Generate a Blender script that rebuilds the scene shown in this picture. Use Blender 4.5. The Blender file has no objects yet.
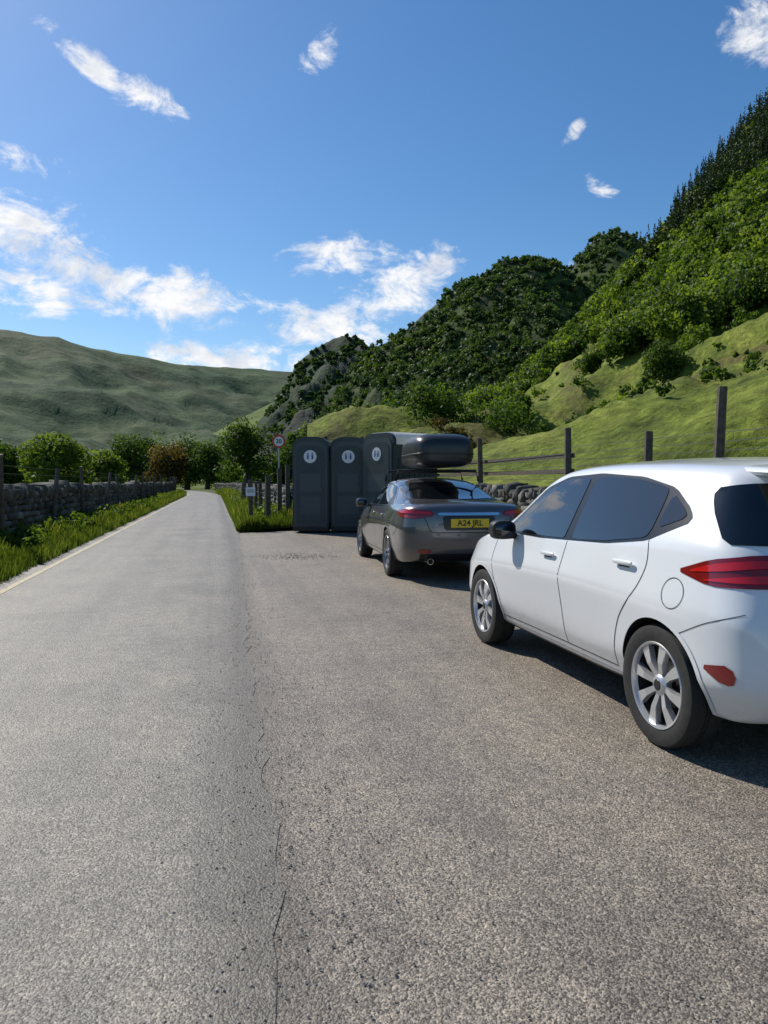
import bpy, bmesh, math, random
import numpy as np
from mathutils import Vector, Matrix, noise
from mathutils.bvhtree import BVHTree
random.seed(7); rng=np.random.default_rng(11)
scene=bpy.context.scene
COL=scene.collection
rad=math.radians
YAW=rad(12.9); PITCH=rad(-2.32); FPX=739.0; CH=1.345
# ------------------------------------------------------------ camera
cd=bpy.data.cameras.new("camera"); cam=bpy.data.objects.new("camera",cd); COL.objects.link(cam)
cd.sensor_fit='VERTICAL'; cd.sensor_height=24; cd.lens=24*FPX/1024; cd.clip_start=0.05; cd.clip_end=12000
cam.location=(0,0,CH); cam.rotation_euler=(rad(90)+PITCH,0,-YAW); scene.camera=cam
F0=np.array([math.sin(YAW),math.cos(YAW),0]); RR=np.array([math.cos(YAW),-math.sin(YAW),0]); ZZ=np.array([0,0,1.])
FF=F0*math.cos(PITCH)+ZZ*math.sin(PITCH); UU=ZZ*math.cos(PITCH)-F0*math.sin(PITCH)
def sdir(u,v):
    d=FF+RR*(u-384)/FPX+UU*(512-v)/FPX
    return d/np.linalg.norm(d)
def pt(u,v,R):
    d=sdir(u,v); return (math.atan2(d[0],d[1]), d[2]/math.hypot(d[0],d[1]), R)
def pz(az,z,R): return (rad(az),(z-CH)/R,R)
# ------------------------------------------------------------ materials
def newmat(name):
    m=bpy.data.materials.new(name); m.use_nodes=True
    nt=m.node_tree; b=nt.nodes["Principled BSDF"]; return m,nt,b
def simple(name,col,rough=.5,metal=0,coat=0,spec=.5,emit=None):
    m,nt,b=newmat(name)
    b.inputs["Base Color"].default_value=(*col,1); b.inputs["Roughness"].default_value=rough
    b.inputs["Metallic"].default_value=metal; b.inputs["Coat Weight"].default_value=coat
    b.inputs["Specular IOR Level"].default_value=spec
    return m
def N(nt,t,**k):
    n=nt.nodes.new(t)
    for a,v in k.items(): setattr(n,a,v)
    return n
def noise_node(nt,scale,detail=6,rough=.6,vec=None,dist=0):
    n=N(nt,'ShaderNodeTexNoise'); n.inputs['Scale'].default_value=scale; n.inputs['Detail'].default_value=detail
    n.inputs['Roughness'].default_value=rough; n.inputs['Distortion'].default_value=dist
    if vec is not None: nt.links.new(vec,n.inputs['Vector'])
    return n
def ramp(nt,fac,stops):
    r=N(nt,'ShaderNodeValToRGB'); e=r.color_ramp.elements
    while len(e)<len(stops): e.new(.5)
    for i,(p,c) in enumerate(stops):
        e[i].position=p; e[i].color=(*c,1)
    nt.links.new(fac,r.inputs['Fac']); return r
def mixc(nt,fac,a,b,mode='MIX'):
    m=N(nt,'ShaderNodeMix',data_type='RGBA',blend_type=mode)
    for i,x in ((0,fac),(6,a),(7,b)):
        if hasattr(x,'links') : nt.links.new(x,m.inputs[i])
        elif i==0: m.inputs[0].default_value=x
        else: m.inputs[i].default_value=(*x,1)
    return m.outputs[2]
def math_(nt,op,a,b=None,c=None,clamp=False):
    m=N(nt,'ShaderNodeMath',operation=op); m.use_clamp=clamp
    for i,x in enumerate((a,b,c)):
        if x is None: continue
        if hasattr(x,'links'): nt.links.new(x,m.inputs[i])
        else: m.inputs[i].default_value=x
    return m.outputs[0]
def bump(nt,b,h,strength=.5,dist=.02):
    n=N(nt,'ShaderNodeBump'); n.inputs['Strength'].default_value=strength; n.inputs['Distance'].default_value=dist
    nt.links.new(h,n.inputs['Height']); nt.links.new(n.outputs[0],b.inputs['Normal']); return n
def pos(nt):
    g=N(nt,'ShaderNodeNewGeometry'); return g.outputs['Position']
def noisy(name,stops,scale,rough=.8,bs=.3,bd=.02,scale2=None):
    m,nt,b=newmat(name); p=pos(nt)
    n=noise_node(nt,scale,8,.6,p); r=ramp(nt,n.outputs['Fac'],stops)
    nt.links.new(r.outputs[0],b.inputs['Base Color']); b.inputs['Roughness'].default_value=rough
    n2=noise_node(nt,scale2 or scale*3,6,.6,p)
    bump(nt,b,n2.outputs['Fac'],bs,bd); return m
def asphalt(name,dark,mid,light,s1,s2,glossy=.62,seam=False,bs=.6):
    m,nt,b=newmat(name); p=pos(nt)
    vo=N(nt,'ShaderNodeTexVoronoi'); vo.inputs['Scale'].default_value=s1; nt.links.new(p,vo.inputs['Vector'])
    sep=N(nt,'ShaderNodeSeparateColor'); nt.links.new(vo.outputs['Color'],sep.inputs[0])
    r=ramp(nt,sep.outputs[0],[(0,dark),(.45,mid),(1,light)])
    vo2=N(nt,'ShaderNodeTexVoronoi'); vo2.inputs['Scale'].default_value=s2; nt.links.new(p,vo2.inputs['Vector'])
    sep2=N(nt,'ShaderNodeSeparateColor'); nt.links.new(vo2.outputs['Color'],sep2.inputs[0])
    k=ramp(nt,sep2.outputs[1],[(0,(.70,.70,.70)),(.6,(1,1,1)),(1,(1.32,1.29,1.23))])
    c=mixc(nt,1,r.outputs[0],k.outputs[0],'MULTIPLY')
    n=noise_node(nt,.9,7,.65,p); k2=ramp(nt,n.outputs['Fac'],[(.3,(.74,.74,.75)),(.5,(1,1,1)),(.72,(1.18,1.15,1.1))])
    c=mixc(nt,1,c,k2.outputs[0],'MULTIPLY')
    n6=noise_node(nt,7,5,.7,p); k6=ramp(nt,n6.outputs['Fac'],[(.3,(.80,.80,.80)),(.7,(1.18,1.17,1.15))])
    c=mixc(nt,1,c,k6.outputs[0],'MULTIPLY')
    mp=N(nt,'ShaderNodeMapping'); mp.inputs['Scale'].default_value=(2.2,.07,1); nt.links.new(p,mp.inputs[0])
    n3=noise_node(nt,1.0,5,.6,mp.outputs[0]); k3=ramp(nt,n3.outputs['Fac'],[(.32,(.76,.76,.77)),(.5,(1,1,1)),(.7,(1.12,1.1,1.07))])
    c=mixc(nt,1,c,k3.outputs[0],'MULTIPLY')
    n5=noise_node(nt,3.3,6,.75,p,.8); f5=ramp(nt,n5.outputs['Fac'],[(.66,(0,0,0)),(.74,(.4,.4,.4))])
    c=mixc(nt,f5.outputs[0],c,(.06,.055,.05))
    if seam:
        sx=N(nt,'ShaderNodeSeparateXYZ'); nt.links.new(p,sx.inputs[0])
        wn=noise_node(nt,.5,4,.6,p); w=math_(nt,'MULTIPLY_ADD',wn.outputs['Fac'],.3,-.15)
        xx=math_(nt,'SUBTRACT',sx.outputs[0],math_(nt,'MULTIPLY',math_(nt,'MINIMUM',sx.outputs[1],14),.022))
        x=math_(nt,'ADD',xx,w)
        dd=math_(nt,'ABSOLUTE',math_(nt,'SUBTRACT',x,.07))
        f=math_(nt,'SUBTRACT',1,math_(nt,'MULTIPLY',dd,4.2),clamp=True)
        fn=noise_node(nt,9,6,.75,p)
        f=math_(nt,'MULTIPLY',f,math_(nt,'MULTIPLY',fn.outputs['Fac'],1.3),clamp=True)
        c=mixc(nt,f,c,(.082,.07,.057))
    nt.links.new(c,b.inputs['Base Color'])
    b.inputs['Roughness'].default_value=glossy; b.inputs['Specular IOR Level'].default_value=.5
    h=math_(nt,'ADD',math_(nt,'MULTIPLY',vo.outputs['Distance'],-.6),math_(nt,'MULTIPLY',vo2.outputs['Distance'],-.9))
    bump(nt,b,h,bs,.0045)
    return m
M_road=asphalt("road_asphalt",(.08,.072,.06),(.185,.167,.14),(.33,.305,.265),190,90,.55,True,.8)
M_park=asphalt("lay_by_asphalt",(.07,.058,.046),(.19,.163,.132),(.37,.325,.27),165,78,.6,True,.95)
def grassland(name,a,b_,c_,scale,rough=.9,patch=None,k9=(.6,1.3),bs=.8,pth=(.48,.60)):
    m,nt,b=newmat(name); p=pos(nt)
    n=noise_node(nt,scale,10,.68,p); r=ramp(nt,n.outputs['Fac'],[(.32,a),(.5,b_),(.68,c_)])
    c=r.outputs[0]
    if patch:
        n2=noise_node(nt,scale*.35,8,.7,p,.6); f=ramp(nt,n2.outputs['Fac'],[(pth[0],(0,0,0)),(pth[1],(1,1,1))])
        c=mixc(nt,f.outputs[0],c,patch)
    n4=noise_node(nt,scale*9,5,.7,p); k=ramp(nt,n4.outputs['Fac'],[(.3,(k9[0],)*3),(.7,(k9[1],)*3)])
    c=mixc(nt,1,c,k.outputs[0],'MULTIPLY')
    nt.links.new(c,b.inputs['Base Color']); b.inputs['Roughness'].default_value=rough; b.inputs['Specular IOR Level'].default_value=.15
    bump(nt,b,n.outputs['Fac'],bs,1.2/scale*.25); return m
M_grass=grassland("field_grass",(.07,.10,.018),(.11,.16,.025),(.16,.20,.04),.4,patch=(.14,.14,.05))
M_hillE=grassland("hillside_grass",(.055,.08,.012),(.15,.19,.026),(.24,.26,.048),.16,patch=(.11,.10,.03),k9=(.45,1.45))
M_hillC=grassland("woodland_floor",(.018,.035,.010),(.04,.065,.016),(.08,.105,.03),.05,patch=(.075,.085,.06),pth=(.54,.64))
M_hillB=grassland("crag_ground",(.028,.042,.028),(.045,.07,.036),(.075,.10,.055),.02,patch=(.065,.07,.06),pth=(.5,.6))
M_hillF=grassland("far_pasture",(.08,.12,.035),(.13,.18,.045),(.18,.22,.07),.008)
M_hillA=grassland("fell_ground",(.035,.064,.032),(.058,.098,.042),(.10,.13,.058),.010,patch=(.075,.09,.045),k9=(.62,1.38),bs=.5)
def leafmat(name,stops,trans=.3,attr='rnd'):
    m,nt,b=newmat(name)
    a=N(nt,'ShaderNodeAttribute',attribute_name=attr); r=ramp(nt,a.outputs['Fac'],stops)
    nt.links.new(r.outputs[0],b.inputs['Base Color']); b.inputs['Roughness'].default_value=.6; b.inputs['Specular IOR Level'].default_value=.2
    t=N(nt,'ShaderNodeBsdfTranslucent'); k=mixc(nt,1,r.outputs[0],(1.7,1.75,.7),'MULTIPLY'); nt.links.new(k,t.inputs[0])
    mx=N(nt,'ShaderNodeMixShader'); mx.inputs[0].default_value=trans
    nt.links.new(b.outputs[0],mx.inputs[1]); nt.links.new(t.outputs[0],mx.inputs[2])
    nt.links.new(mx.outputs[0],nt.nodes['Material Output'].inputs[0]); return m
M_leaf=leafmat("broadleaf",[(0,(.028,.06,.010)),(.5,(.085,.14,.02)),(1,(.20,.26,.04))],.42)
M_leafF=leafmat("broadleaf_far",[(0,(.022,.048,.018)),(.5,(.052,.092,.027)),(1,(.11,.155,.04))],.33)
M_leafN=leafmat("broadleaf_near",[(0,(.026,.055,.010)),(.5,(.068,.115,.018)),(1,(.15,.20,.032))],.42)
M_leafB=leafmat("copper_leaf",[(0,(.05,.042,.014)),(.5,(.12,.085,.026)),(1,(.20,.14,.045))],.4)
M_con=leafmat("conifer_needles",[(0,(.014,.03,.012)),(1,(.045,.072,.022))],.15)
M_blade=leafmat("grass_blade",[(0,(.045,.07,.012)),(.5,(.09,.13,.018)),(.85,(.16,.19,.035)),(1,(.29,.25,.11))],.38)
M_bark=noisy("bark",[(.3,(.04,.03,.022)),(.7,(.11,.09,.07))],6)
def stonemat(name,k0=1):
    m,nt,b=newmat(name); p=pos(nt)
    a=N(nt,'ShaderNodeAttribute',attribute_name='rnd')
    r=ramp(nt,a.outputs['Fac'],[(0,(.05*k0,.049*k0,.047*k0)),(.5,(.115*k0,.11*k0,.10*k0)),(1,(.22*k0,.21*k0,.19*k0))])
    n=noise_node(nt,9,8,.7,p); k=ramp(nt,n.outputs['Fac'],[(.3,(.55,.55,.55)),(.7,(1.3,1.3,1.3))])
    c=mixc(nt,1,r.outputs[0],k.outputs[0],'MULTIPLY')
    n2=noise_node(nt,2.2,8,.7,p); f=ramp(nt,n2.outputs['Fac'],[(.50,(0,0,0)),(.66,(.8,.8,.8))])
    c=mixc(nt,f.outputs[0],c,(.07,.085,.03))
    nt.links.new(c,b.inputs['Base Color']); b.inputs['Roughness'].default_value=.9
    bump(nt,b,n.outputs['Fac'],.7,.03); return m
M_stone=stonemat("dry_stone",.9); M_gravel=stonemat("gravel_stone",1.8)
M_wood=noisy("weathered_wood",[(.3,(.05,.038,.028)),(.7,(.14,.115,.09))],12,.85,.4,.01)
M_wire=simple("wire",(.25,.25,.25),.4,.8)
# ------------------------------------------------------------ mesh utils
def link(ob,parent=None):
    COL.objects.link(ob)
    if parent: ob.parent=parent
    return ob
def mk(name,verts,faces,mat=None,parent=None,smooth=False,angle=None):
    me=bpy.data.meshes.new(name); me.from_pydata([tuple(v) for v in verts],[],[tuple(f) for f in faces]); me.update()
    if mat: me.materials.append(mat)
    if smooth or angle:
        me.polygons.foreach_set('use_smooth',[True]*len(me.polygons))
        if angle: me.set_sharp_from_angle(angle=rad(angle))
    return link(bpy.data.objects.new(name,me),parent)
def quads_obj(name,V,mat,rnd=None,parent=None,smooth=False,F=None):
    V=np.asarray(V,dtype=np.float32).reshape(-1,3); me=bpy.data.meshes.new(name)
    if F is None: F=np.arange(len(V),dtype=np.int32).reshape(-1,4)
    nf=len(F); me.vertices.add(len(V)); me.vertices.foreach_set('co',V.ravel())
    me.loops.add(nf*4); me.loops.foreach_set('vertex_index',F.astype(np.int32).ravel())
    me.polygons.add(nf); me.polygons.foreach_set('loop_start',np.arange(0,nf*4,4,dtype=np.int32))
    try: me.polygons.foreach_set('loop_total',np.full(nf,4,dtype=np.int32))
    except Exception: pass
    if smooth: me.polygons.foreach_set('use_smooth',np.ones(nf,dtype=bool))
    me.update(calc_edges=True)
    if rnd is not None:
        at=me.attributes.new('rnd','FLOAT','POINT'); at.data.foreach_set('value',np.asarray(rnd,dtype=np.float32))
    me.materials.append(mat)
    return link(bpy.data.objects.new(name,me),parent)
def empty(name,loc=(0,0,0),rz=0):
    e=bpy.data.objects.new(name,None); e.location=loc; e.rotation_euler=(0,0,rz); return link(e)
def box(name,c,s,mat,parent=None,bev=0,rot=None,seg=2):
    bm=bmesh.new(); bmesh.ops.create_cube(bm,size=1)
    for v in bm.verts: v.co=Vector((v.co.x*s[0],v.co.y*s[1],v.co.z*s[2]))
    if bev: bmesh.ops.bevel(bm,geom=bm.edges[:],offset=bev,segments=seg,affect='EDGES')
    M=Matrix.Translation(c)
    if rot: M=M@rot
    bm.transform(M); me=bpy.data.meshes.new(name); bm.to_mesh(me); bm.free(); me.materials.append(mat)
    if bev:
        me.polygons.foreach_set('use_smooth',[True]*len(me.polygons)); me.set_sharp_from_angle(angle=rad(50))
    return link(bpy.data.objects.new(name,me),parent)
def tube(name,pts,rads,mat,parent=None,n=8):
    V=[];F=[]
    pts=[Vector(p) for p in pts]
    for i,p in enumerate(pts):
        d=(pts[min(i+1,len(pts)-1)]-pts[max(i-1,0)]).normalized()
        a=d.orthogonal().normalized(); b=d.cross(a)
        for k in range(n):
            t=2*math.pi*k/n; V.append(p+(a*math.cos(t)+b*math.sin(t))*rads[i])
    for i in range(len(pts)-1):
        for k in range(n):
            F.append((i*n+k,i*n+(k+1)%n,(i+1)*n+(k+1)%n,(i+1)*n+k))
    F.append(tuple(range(n))[::-1]); F.append(tuple(range((len(pts)-1)*n,len(pts)*n)))
    return mk(name,V,F,mat,parent,True,50)
def joined(name,obs,mat=None,parent=None):
    bm=bmesh.new(); m0=mat or obs[0].data.materials[0]
    for o in obs:
        t=o.data.copy(); t.transform(o.matrix_basis); bm.from_mesh(t); bpy.data.meshes.remove(t)
    me=bpy.data.meshes.new(name); bm.to_mesh(me); bm.free(); me.materials.append(m0)
    for o in obs: bpy.data.objects.remove(o)
    return link(bpy.data.objects.new(name,me),parent)
# ------------------------------------------------------------ hills
class Hill:
    def __init__(s,lines,amp,sc,seed,back=1.2,crag=0):
        s.L=[]
        for ln in lines:
            ln=sorted(ln); s.L.append((np.array([p[0] for p in ln]),np.array([p[1] for p in ln]),np.array([p[2] for p in ln])))
        s.amp=amp; s.sc=sc; s.seed=seed; s.n=len(lines)-1; s.back=back; s.crag=crag
    def at(s,a,t):
        rz=[]
        for A,T,R in s.L:
            r=float(np.interp(a,A,R)); te=float(np.interp(a,A,T)); rz.append((r,CH+te*r))
        if t<=1:
            f=t*s.n; i=min(int(f),s.n-1); f-=i
            r=rz[i][0]*(1-f)+rz[i+1][0]*f; z=rz[i][1]*(1-f)+rz[i+1][1]*f
            fade=min(1,t*5)*(1 if t<.85 else .35+.65*(1-t)/.15)
        else:
            r=rz[-1][0]*(1+(t-1)*.8); z=rz[-1][1]*(1-(t-1)*s.back); fade=.35
        x=math.sin(a)*r; y=math.cos(a)*r
        nz=noise.fractal(Vector((x/s.sc+s.seed,y/s.sc,s.seed*.7)),1.0,2.1,6)
        rg=1-abs(noise.noise(Vector((x/s.sc*1.7+9+s.seed,y/s.sc*.9,3))))*2
        h=fade*s.amp*(nz+.5*(rg-.5))
        if s.crag:
            c=noise.noise(Vector((x/s.sc*2.3,y/s.sc*2.3,z/s.sc*2+s.seed))); h+=s.crag*fade*(math.floor(c*5+.5)/5*1.2+c*.4)
        return Vector((x,y,z+h))
    def mesh(s,name,a0,a1,na,nt,mat,back=6):
        V=[];F=[]; ts=[i/nt for i in range(nt+1)]+[1+(i+1)/back for i in range(back)]
        for i in range(na+1):
            a=a0+(a1-a0)*i/na
            for t in ts: V.append(s.at(a,t))
        m=len(ts)
        for i in range(na):
            for j in range(m-1): F.append((i*m+j,(i+1)*m+j,(i+1)*m+j+1,i*m+j+1))
        return mk(name,V,F,mat,None,True)
def te_of(p): return (p[2]-CH)/math.hypot(p[0],p[1])
A=Hill([[pz(-60,-.5,500),pz(0,-.5,700),pz(25,-.5,1200)],
        [pt(-150,432,1100),pt(0,430,1100),pt(100,430,1200),pt(200,430,1500),pt(300,425,1900),pt(400,420,2000)],
        [pz(-60,520,1500),pt(-250,300,1900),pt(-100,318,1900),pt(0,330,1900),pt(60,340,2000),pt(100,350,2050),pt(150,358,2100),pt(200,366,2300),pt(290,372,2500),pt(330,380,2500),pt(420,395,2500)]],26,200,1.3)
A.mesh("fell_hill",rad(-60),rad(18),280,90,M_hillA)
Fh=Hill([[pz(-8,-.5,700),pz(20,-.5,700)],[pt(120,465,1200),pt(190,441,1300),pt(215,433,1300),pt(250,414,1300),pt(280,399,1300),pt(300,394,1300),pt(380,385,1300)]],8,120,4.4)
Fh.mesh("pasture_hill",rad(-6),rad(16),60,24,M_hillF)
B=Hill([[pz(0,-.5,600),pz(24,-.5,600)],[pt(240,455,900),pt(275,428,900),pt(300,415,850),pt(420,415,850)],
        [pt(235,440,1100),pt(258,424,1100),pt(275,405,1100),pt(286,387,1100),pt(295,364,1100),pt(318,347,1100),pt(342,338,1100),pt(360,340,1100),pt(374,354,1100),pt(400,378,1100),pt(460,400,1100)]],12,60,8.1,crag=8)
B.mesh("crag_hill",rad(3.2),rad(18),130,70,M_hillB)
C=Hill([[pz(4,-.5,300),pz(40,2,300)],[pt(250,475,420),pt(320,462,420),pt(350,432,420),pt(400,410,420),pt(520,385,420),pt(640,375,420)],
        [pt(240,475,620),pt(300,455,620),pt(322,420,620),pt(340,390,620),pt(356,366,620),pt(375,348,620),pt(400,334,620),pt(420,316,620),pt(440,298,620),pt(462,283,620),pt(485,273,620),pt(500,267,620),pt(530,263,620),pt(556,266,620),pt(575,281,620),pt(610,315,620),pt(650,345,620)]],14,60,2.2,crag=6)
C.mesh("wooded_hill",rad(3.5),rad(34),150,80,M_hillC)
D=Hill([[pz(20,-.5,500),pz(44,2,500)],[pt(540,306,880),pt(560,284,880),pt(575,264,880),pt(590,245,880),pt(610,232,880),pt(630,234,880),pt(650,250,880),pt(690,285,880),pt(760,315,880)]],10,70,6.2)
D.mesh("wooded_peak",rad(24),rad(42),50,34,M_hillC)
e_base=[pz(a,1.0 if a>14 else .2,6.7/math.sin(rad(a))) for a in (7,9,11,13,15,18,22,26,30,35,40,50,60,75,90,110)]
E=Hill([e_base,
        [pz(7,1.0,95),pt(400,474,80),pt(480,464,75),pt(560,456,70),pt(650,450,62),pt(768,446,55),pz(60,5,50),pz(90,6,45),pz(110,6,45)],
        [pz(7,1.5,200),pt(400,466,190),pt(470,438,180),pt(560,382,180),pt(620,352,175),pt(700,326,165),pt(768,306,160),pz(60,45,150),pz(90,50,140),pz(110,50,140)],
        [pz(7,2,420),pt(400,462,420),pt(440,452,420),pt(480,420,420),pt(520,382,420),pt(560,346,400),pt(600,302,390),pt(620,280,380),pt(650,252,370),pt(700,194,350),pt(745,142,340),pt(768,118,340),pz(50,180,330),pz(70,190,320),pz(110,190,320)]],6.5,24,5.0,back=.4)
E.mesh("hillside",rad(7),rad(110),300,120,M_hillE)
# ------------------------------------------------------------ foliage builders
def rdirs(n):
    v=rng.normal(size=(n,3)); return v/np.linalg.norm(v,axis=1)[:,None]
def leafquads(C_,out,size,flat=.5):
    n=len(C_); nrm=out*flat+rdirs(n); nrm/=np.linalg.norm(nrm,axis=1)[:,None]
    a=np.cross(nrm,rdirs(n)); a/=np.linalg.norm(a,axis=1)[:,None]; b=np.cross(nrm,a)
    s=size[:,None]*.5; s2=s*rng.uniform(.6,1.1,(n,1)); j=lambda:rng.uniform(.5,1.2,(n,1))
    return np.stack([C_-a*s*j()-b*s2*j(),C_+a*s*j()-b*s2*j(),C_+a*s*j()+b*s2*j(),C_-a*s*j()+b*s2*j()],1)
def crown(c,rx,rz,n,lobes,leaf,base):
    lc=rdirs(lobes)*rng.uniform(.35,.75,(lobes,1)); lc[:,2]=np.abs(lc[:,2])*1.15-.35
    lr=rng.uniform(.28,.5,lobes); lv=rng.uniform(-.2,.2,lobes)
    k=rng.integers(0,lobes,n); d=rdirs(n); rr=rng.uniform(.5,1.08,(n,1))
    p=lc[k]+d*rr*lr[k][:,None]
    out=p/np.maximum(np.linalg.norm(p,axis=1)[:,None],.01)
    P=p*np.array([rx,rx,rz])+np.array(c)
    q=leafquads(P,(d+out)*.7,np.full(n,leaf)*rng.uniform(.6,1.3,n),.8)
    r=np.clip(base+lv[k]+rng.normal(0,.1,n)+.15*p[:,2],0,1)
    return q,np.repeat(r,4)
def conif(c,h,r,n,base):
    t=rng.uniform(0,1,n)**1.3; ang=rng.uniform(0,2*math.pi,n); rr=r*(1-t)*rng.uniform(.3,1.05,n)*(1+.25*np.sin(t*40))
    P=np.stack([np.cos(ang)*rr,np.sin(ang)*rr,t*h+.08*h],1)+np.array(c)
    out=np.stack([np.cos(ang),np.sin(ang),np.full(n,-.3)],1)
    q=leafquads(P,out,r*.36*(1.1-t)*rng.uniform(.7,1.3,n)+.25,.6)
    return q,np.repeat(np.clip(base+rng.normal(0,.15,n),0,1),4)
def scatter(name,H,n,a0,a1,t0,t1,cond,size,cover=1.0,mat=M_leaf,con=False,basef=None,px=2.6):
    Q=[];R=[];cnt=0;tries=0
    while cnt<n and tries<n*10:
        tries+=1
        a=random.uniform(a0,a1); t=random.uniform(t0,t1); p=H.at(a,t)
        if not cond(a,t,p): continue
        s=random.uniform(*size); cnt+=1; dist=p.length; leaf=max(.2,dist*px/FPX)
        base=random.uniform(.05,.85) if basef is None else basef()
        if con: q,r=conif((p.x,p.y,p.z-s*.1),s*1.5,s*.27,120,base)
        else:
            rx=s*random.uniform(.38,.52)
            nl=int(min(1500,max(30,cover*9*(rx/leaf)**2)))
            q,r=crown((p.x,p.y,p.z+s*.38),rx,s*.5,nl,random.randint(7,11),leaf,base)
        Q.append(q);R.append(r)
    print(name,cnt,sum(len(q) for q in Q))
    if Q: return quads_obj(name,np.concatenate(Q).reshape(-1,3),mat,np.concatenate(R))
bl=[pt(470,432,1),pt(520,398,1),pt(560,370,1),pt(600,346,1),pt(640,330,1),pt(700,312,1),pt(768,292,1)]
bA=[p[0] for p in bl]; bT=[p[1] for p in bl]
def woodE(a,t,p):
    b=np.interp(a,bA,bT); k=te_of(p)-b+.06*noise.noise(p*.03)
    return k>0 and (noise.noise(p*.022+Vector((3,1,0)))>-.7 or t>.8)
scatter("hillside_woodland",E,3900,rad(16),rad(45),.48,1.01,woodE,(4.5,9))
scatter("conifer_plantation",E,600,rad(34),rad(45),.84,1.02,lambda a,t,p:True,(6.5,10.5),1,M_con,True)
scatter("conifer_plantation.001",E,200,rad(30),rad(45),.6,.9,lambda a,t,p:te_of(p)>np.interp(a,bA,bT)+.05 and noise.noise(p*.025)>.05,(6,9),1,M_con,True)
scatter("hillside_scrub",E,45,rad(17),rad(50),.42,.72,lambda a,t,p:te_of(p)<np.interp(a,bA,bT)+.02,(2.5,5))
scatter("hillside_gorse",E,260,rad(17),rad(50),.3,.7,lambda a,t,p:noise.noise(p*.04)>.0,(.6,1.6),basef=lambda:random.uniform(0,.4))
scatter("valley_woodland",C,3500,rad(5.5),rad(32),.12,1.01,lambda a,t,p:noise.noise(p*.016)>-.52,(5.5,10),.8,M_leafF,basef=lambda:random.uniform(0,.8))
scatter("peak_woodland",D,600,rad(25),rad(38),.55,1.0,lambda a,t,p:True,(7,11),.8,M_leafF)
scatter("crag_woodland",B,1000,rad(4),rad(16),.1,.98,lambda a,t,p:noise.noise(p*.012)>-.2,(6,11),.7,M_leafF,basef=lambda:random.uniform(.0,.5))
class Flat:
    def __init__(s,r0,r1): s.r0=r0;s.r1=r1
    def at(s,a,t):
        r=s.r0+(s.r1-s.r0)*t; return Vector((math.sin(a)*r,math.cos(a)*r,-.2))
scatter("valley_tree_belt",Flat(140,420),340,rad(-30),rad(16),0,1,lambda a,t,p: noise.noise(p*.012)>-.3 and abs(p.x+ .5+(max(0,p.y-70))**2/650)>7,(6.5,12.5),1,basef=lambda:random.uniform(0,.6))
scatter("distant_tree_belt",Flat(450,1000),700,rad(-32),rad(10),0,1,lambda a,t,p: noise.noise(p*.006)>-.2,(9,16),.8,M_leafF)
scatter("foot_tree_belt",E,110,rad(10),rad(23),.3,.62,lambda a,t,p:te_of(p)<.065,(5,8.5),1,basef=lambda:random.uniform(.0,.35))
scatter("field_bushes",E,60,rad(17),rad(50),.15,.34,lambda a,t,p:True,(.9,2.2),1,M_leafN,basef=lambda:random.uniform(.0,.5))
Q=[];R=[]
for i in range(170):
    a=rad(random.uniform(17,48)); p=E.at(a,.27+.012*math.sin(a*9)+random.uniform(-.008,.008)); s=random.uniform(.7,1.4)
    q,r=crown((p.x,p.y,p.z+s*.5),s*.9,s*.9,100,6,.24,random.uniform(0,.6)); Q.append(q);R.append(r)
quads_obj("field_hedge",np.concatenate(Q).reshape(-1,3),M_leafB,np.concatenate(R)*.6)
# ------------------------------------------------------------ individual trees
def tree(name,x,y,z,h,w,leafm,n=4200,leaf=.34,base=.5,lean=0):
    e=empty(name,(x,y,z)); obs=[]
    tr=h*.032+.06; top=Vector((lean*h*.1,0,h*.62))
    obs.append(tube("t",[(0,0,-.3),(0.02*h,0,h*.2),top*.7,top],[tr*1.4,tr,tr*.7,tr*.3],M_bark,None,8))
    for i in range(9):
        a=i*2.4+random.random(); z0=h*random.uniform(.2,.5); r=w*.5*random.uniform(.55,.85)
        p0=Vector((0,0,z0)); p2=Vector((math.cos(a)*r,math.sin(a)*r,z0+h*random.uniform(.12,.35))); p1=(p0+p2)/2+Vector((0,0,h*.03))
        obs.append(tube("l",[p0,p1,p2],[tr*.5,tr*.32,tr*.1],M_bark,None,6))
    joined("trunk_and_limbs",obs,M_bark,e)
    q,r=crown((0,0,h*.58),w*.5,h*.44,n,18,leaf,base)
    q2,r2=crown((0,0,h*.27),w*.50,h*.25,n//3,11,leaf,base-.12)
    quads_obj("crown",np.concatenate([q,q2]).reshape(-1,3),leafm,np.concatenate([r,r2]),e)
    return e
def gp(u,R):
    a=pt(u,485,R)[0]; return math.sin(a)*R, math.cos(a)*R
for (u,R,h,w,m,b) in [(57,82,7.0,7.4,M_leafN,.75),(102,105,6.6,6.5,M_leafN,.85),(130,140,11.6,9.5,M_leafN,.25),(152,150,12.6,9.5,M_leafN,.2),(168,134,10.0,8.6,M_leafB,.45),
                      (187,145,12,9.5,M_leafN,.15),(207,132,10,8.4,M_leafN,.2),(247,108,12.0,9.0,M_leafN,.4),(322,85,10,6.5,M_leafN,.45),(16,100,6,6,M_leafN,.5),(-5,90,7,8,M_leafN,.2),
                      (282,120,8,7.5,M_leafN,.25),(268,140,8,8,M_leafN,.5),(305,105,10,8,M_leafN,.2),(350,100,11.5,8,M_leafN,.25),(378,95,11.2,8,M_leafN,.2),(420,90,9.8,8.5,M_leafN,.15),(452,80,8.6,7.5,M_leafN,.2),(-40,100,8,7,M_leafN,.4)]:
    x,y=gp(u,R); tree("oak_tree" if m is M_leafN else "copper_beech_tree",x,y,-.1,h,w,m,base=b,n=3600)
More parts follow.
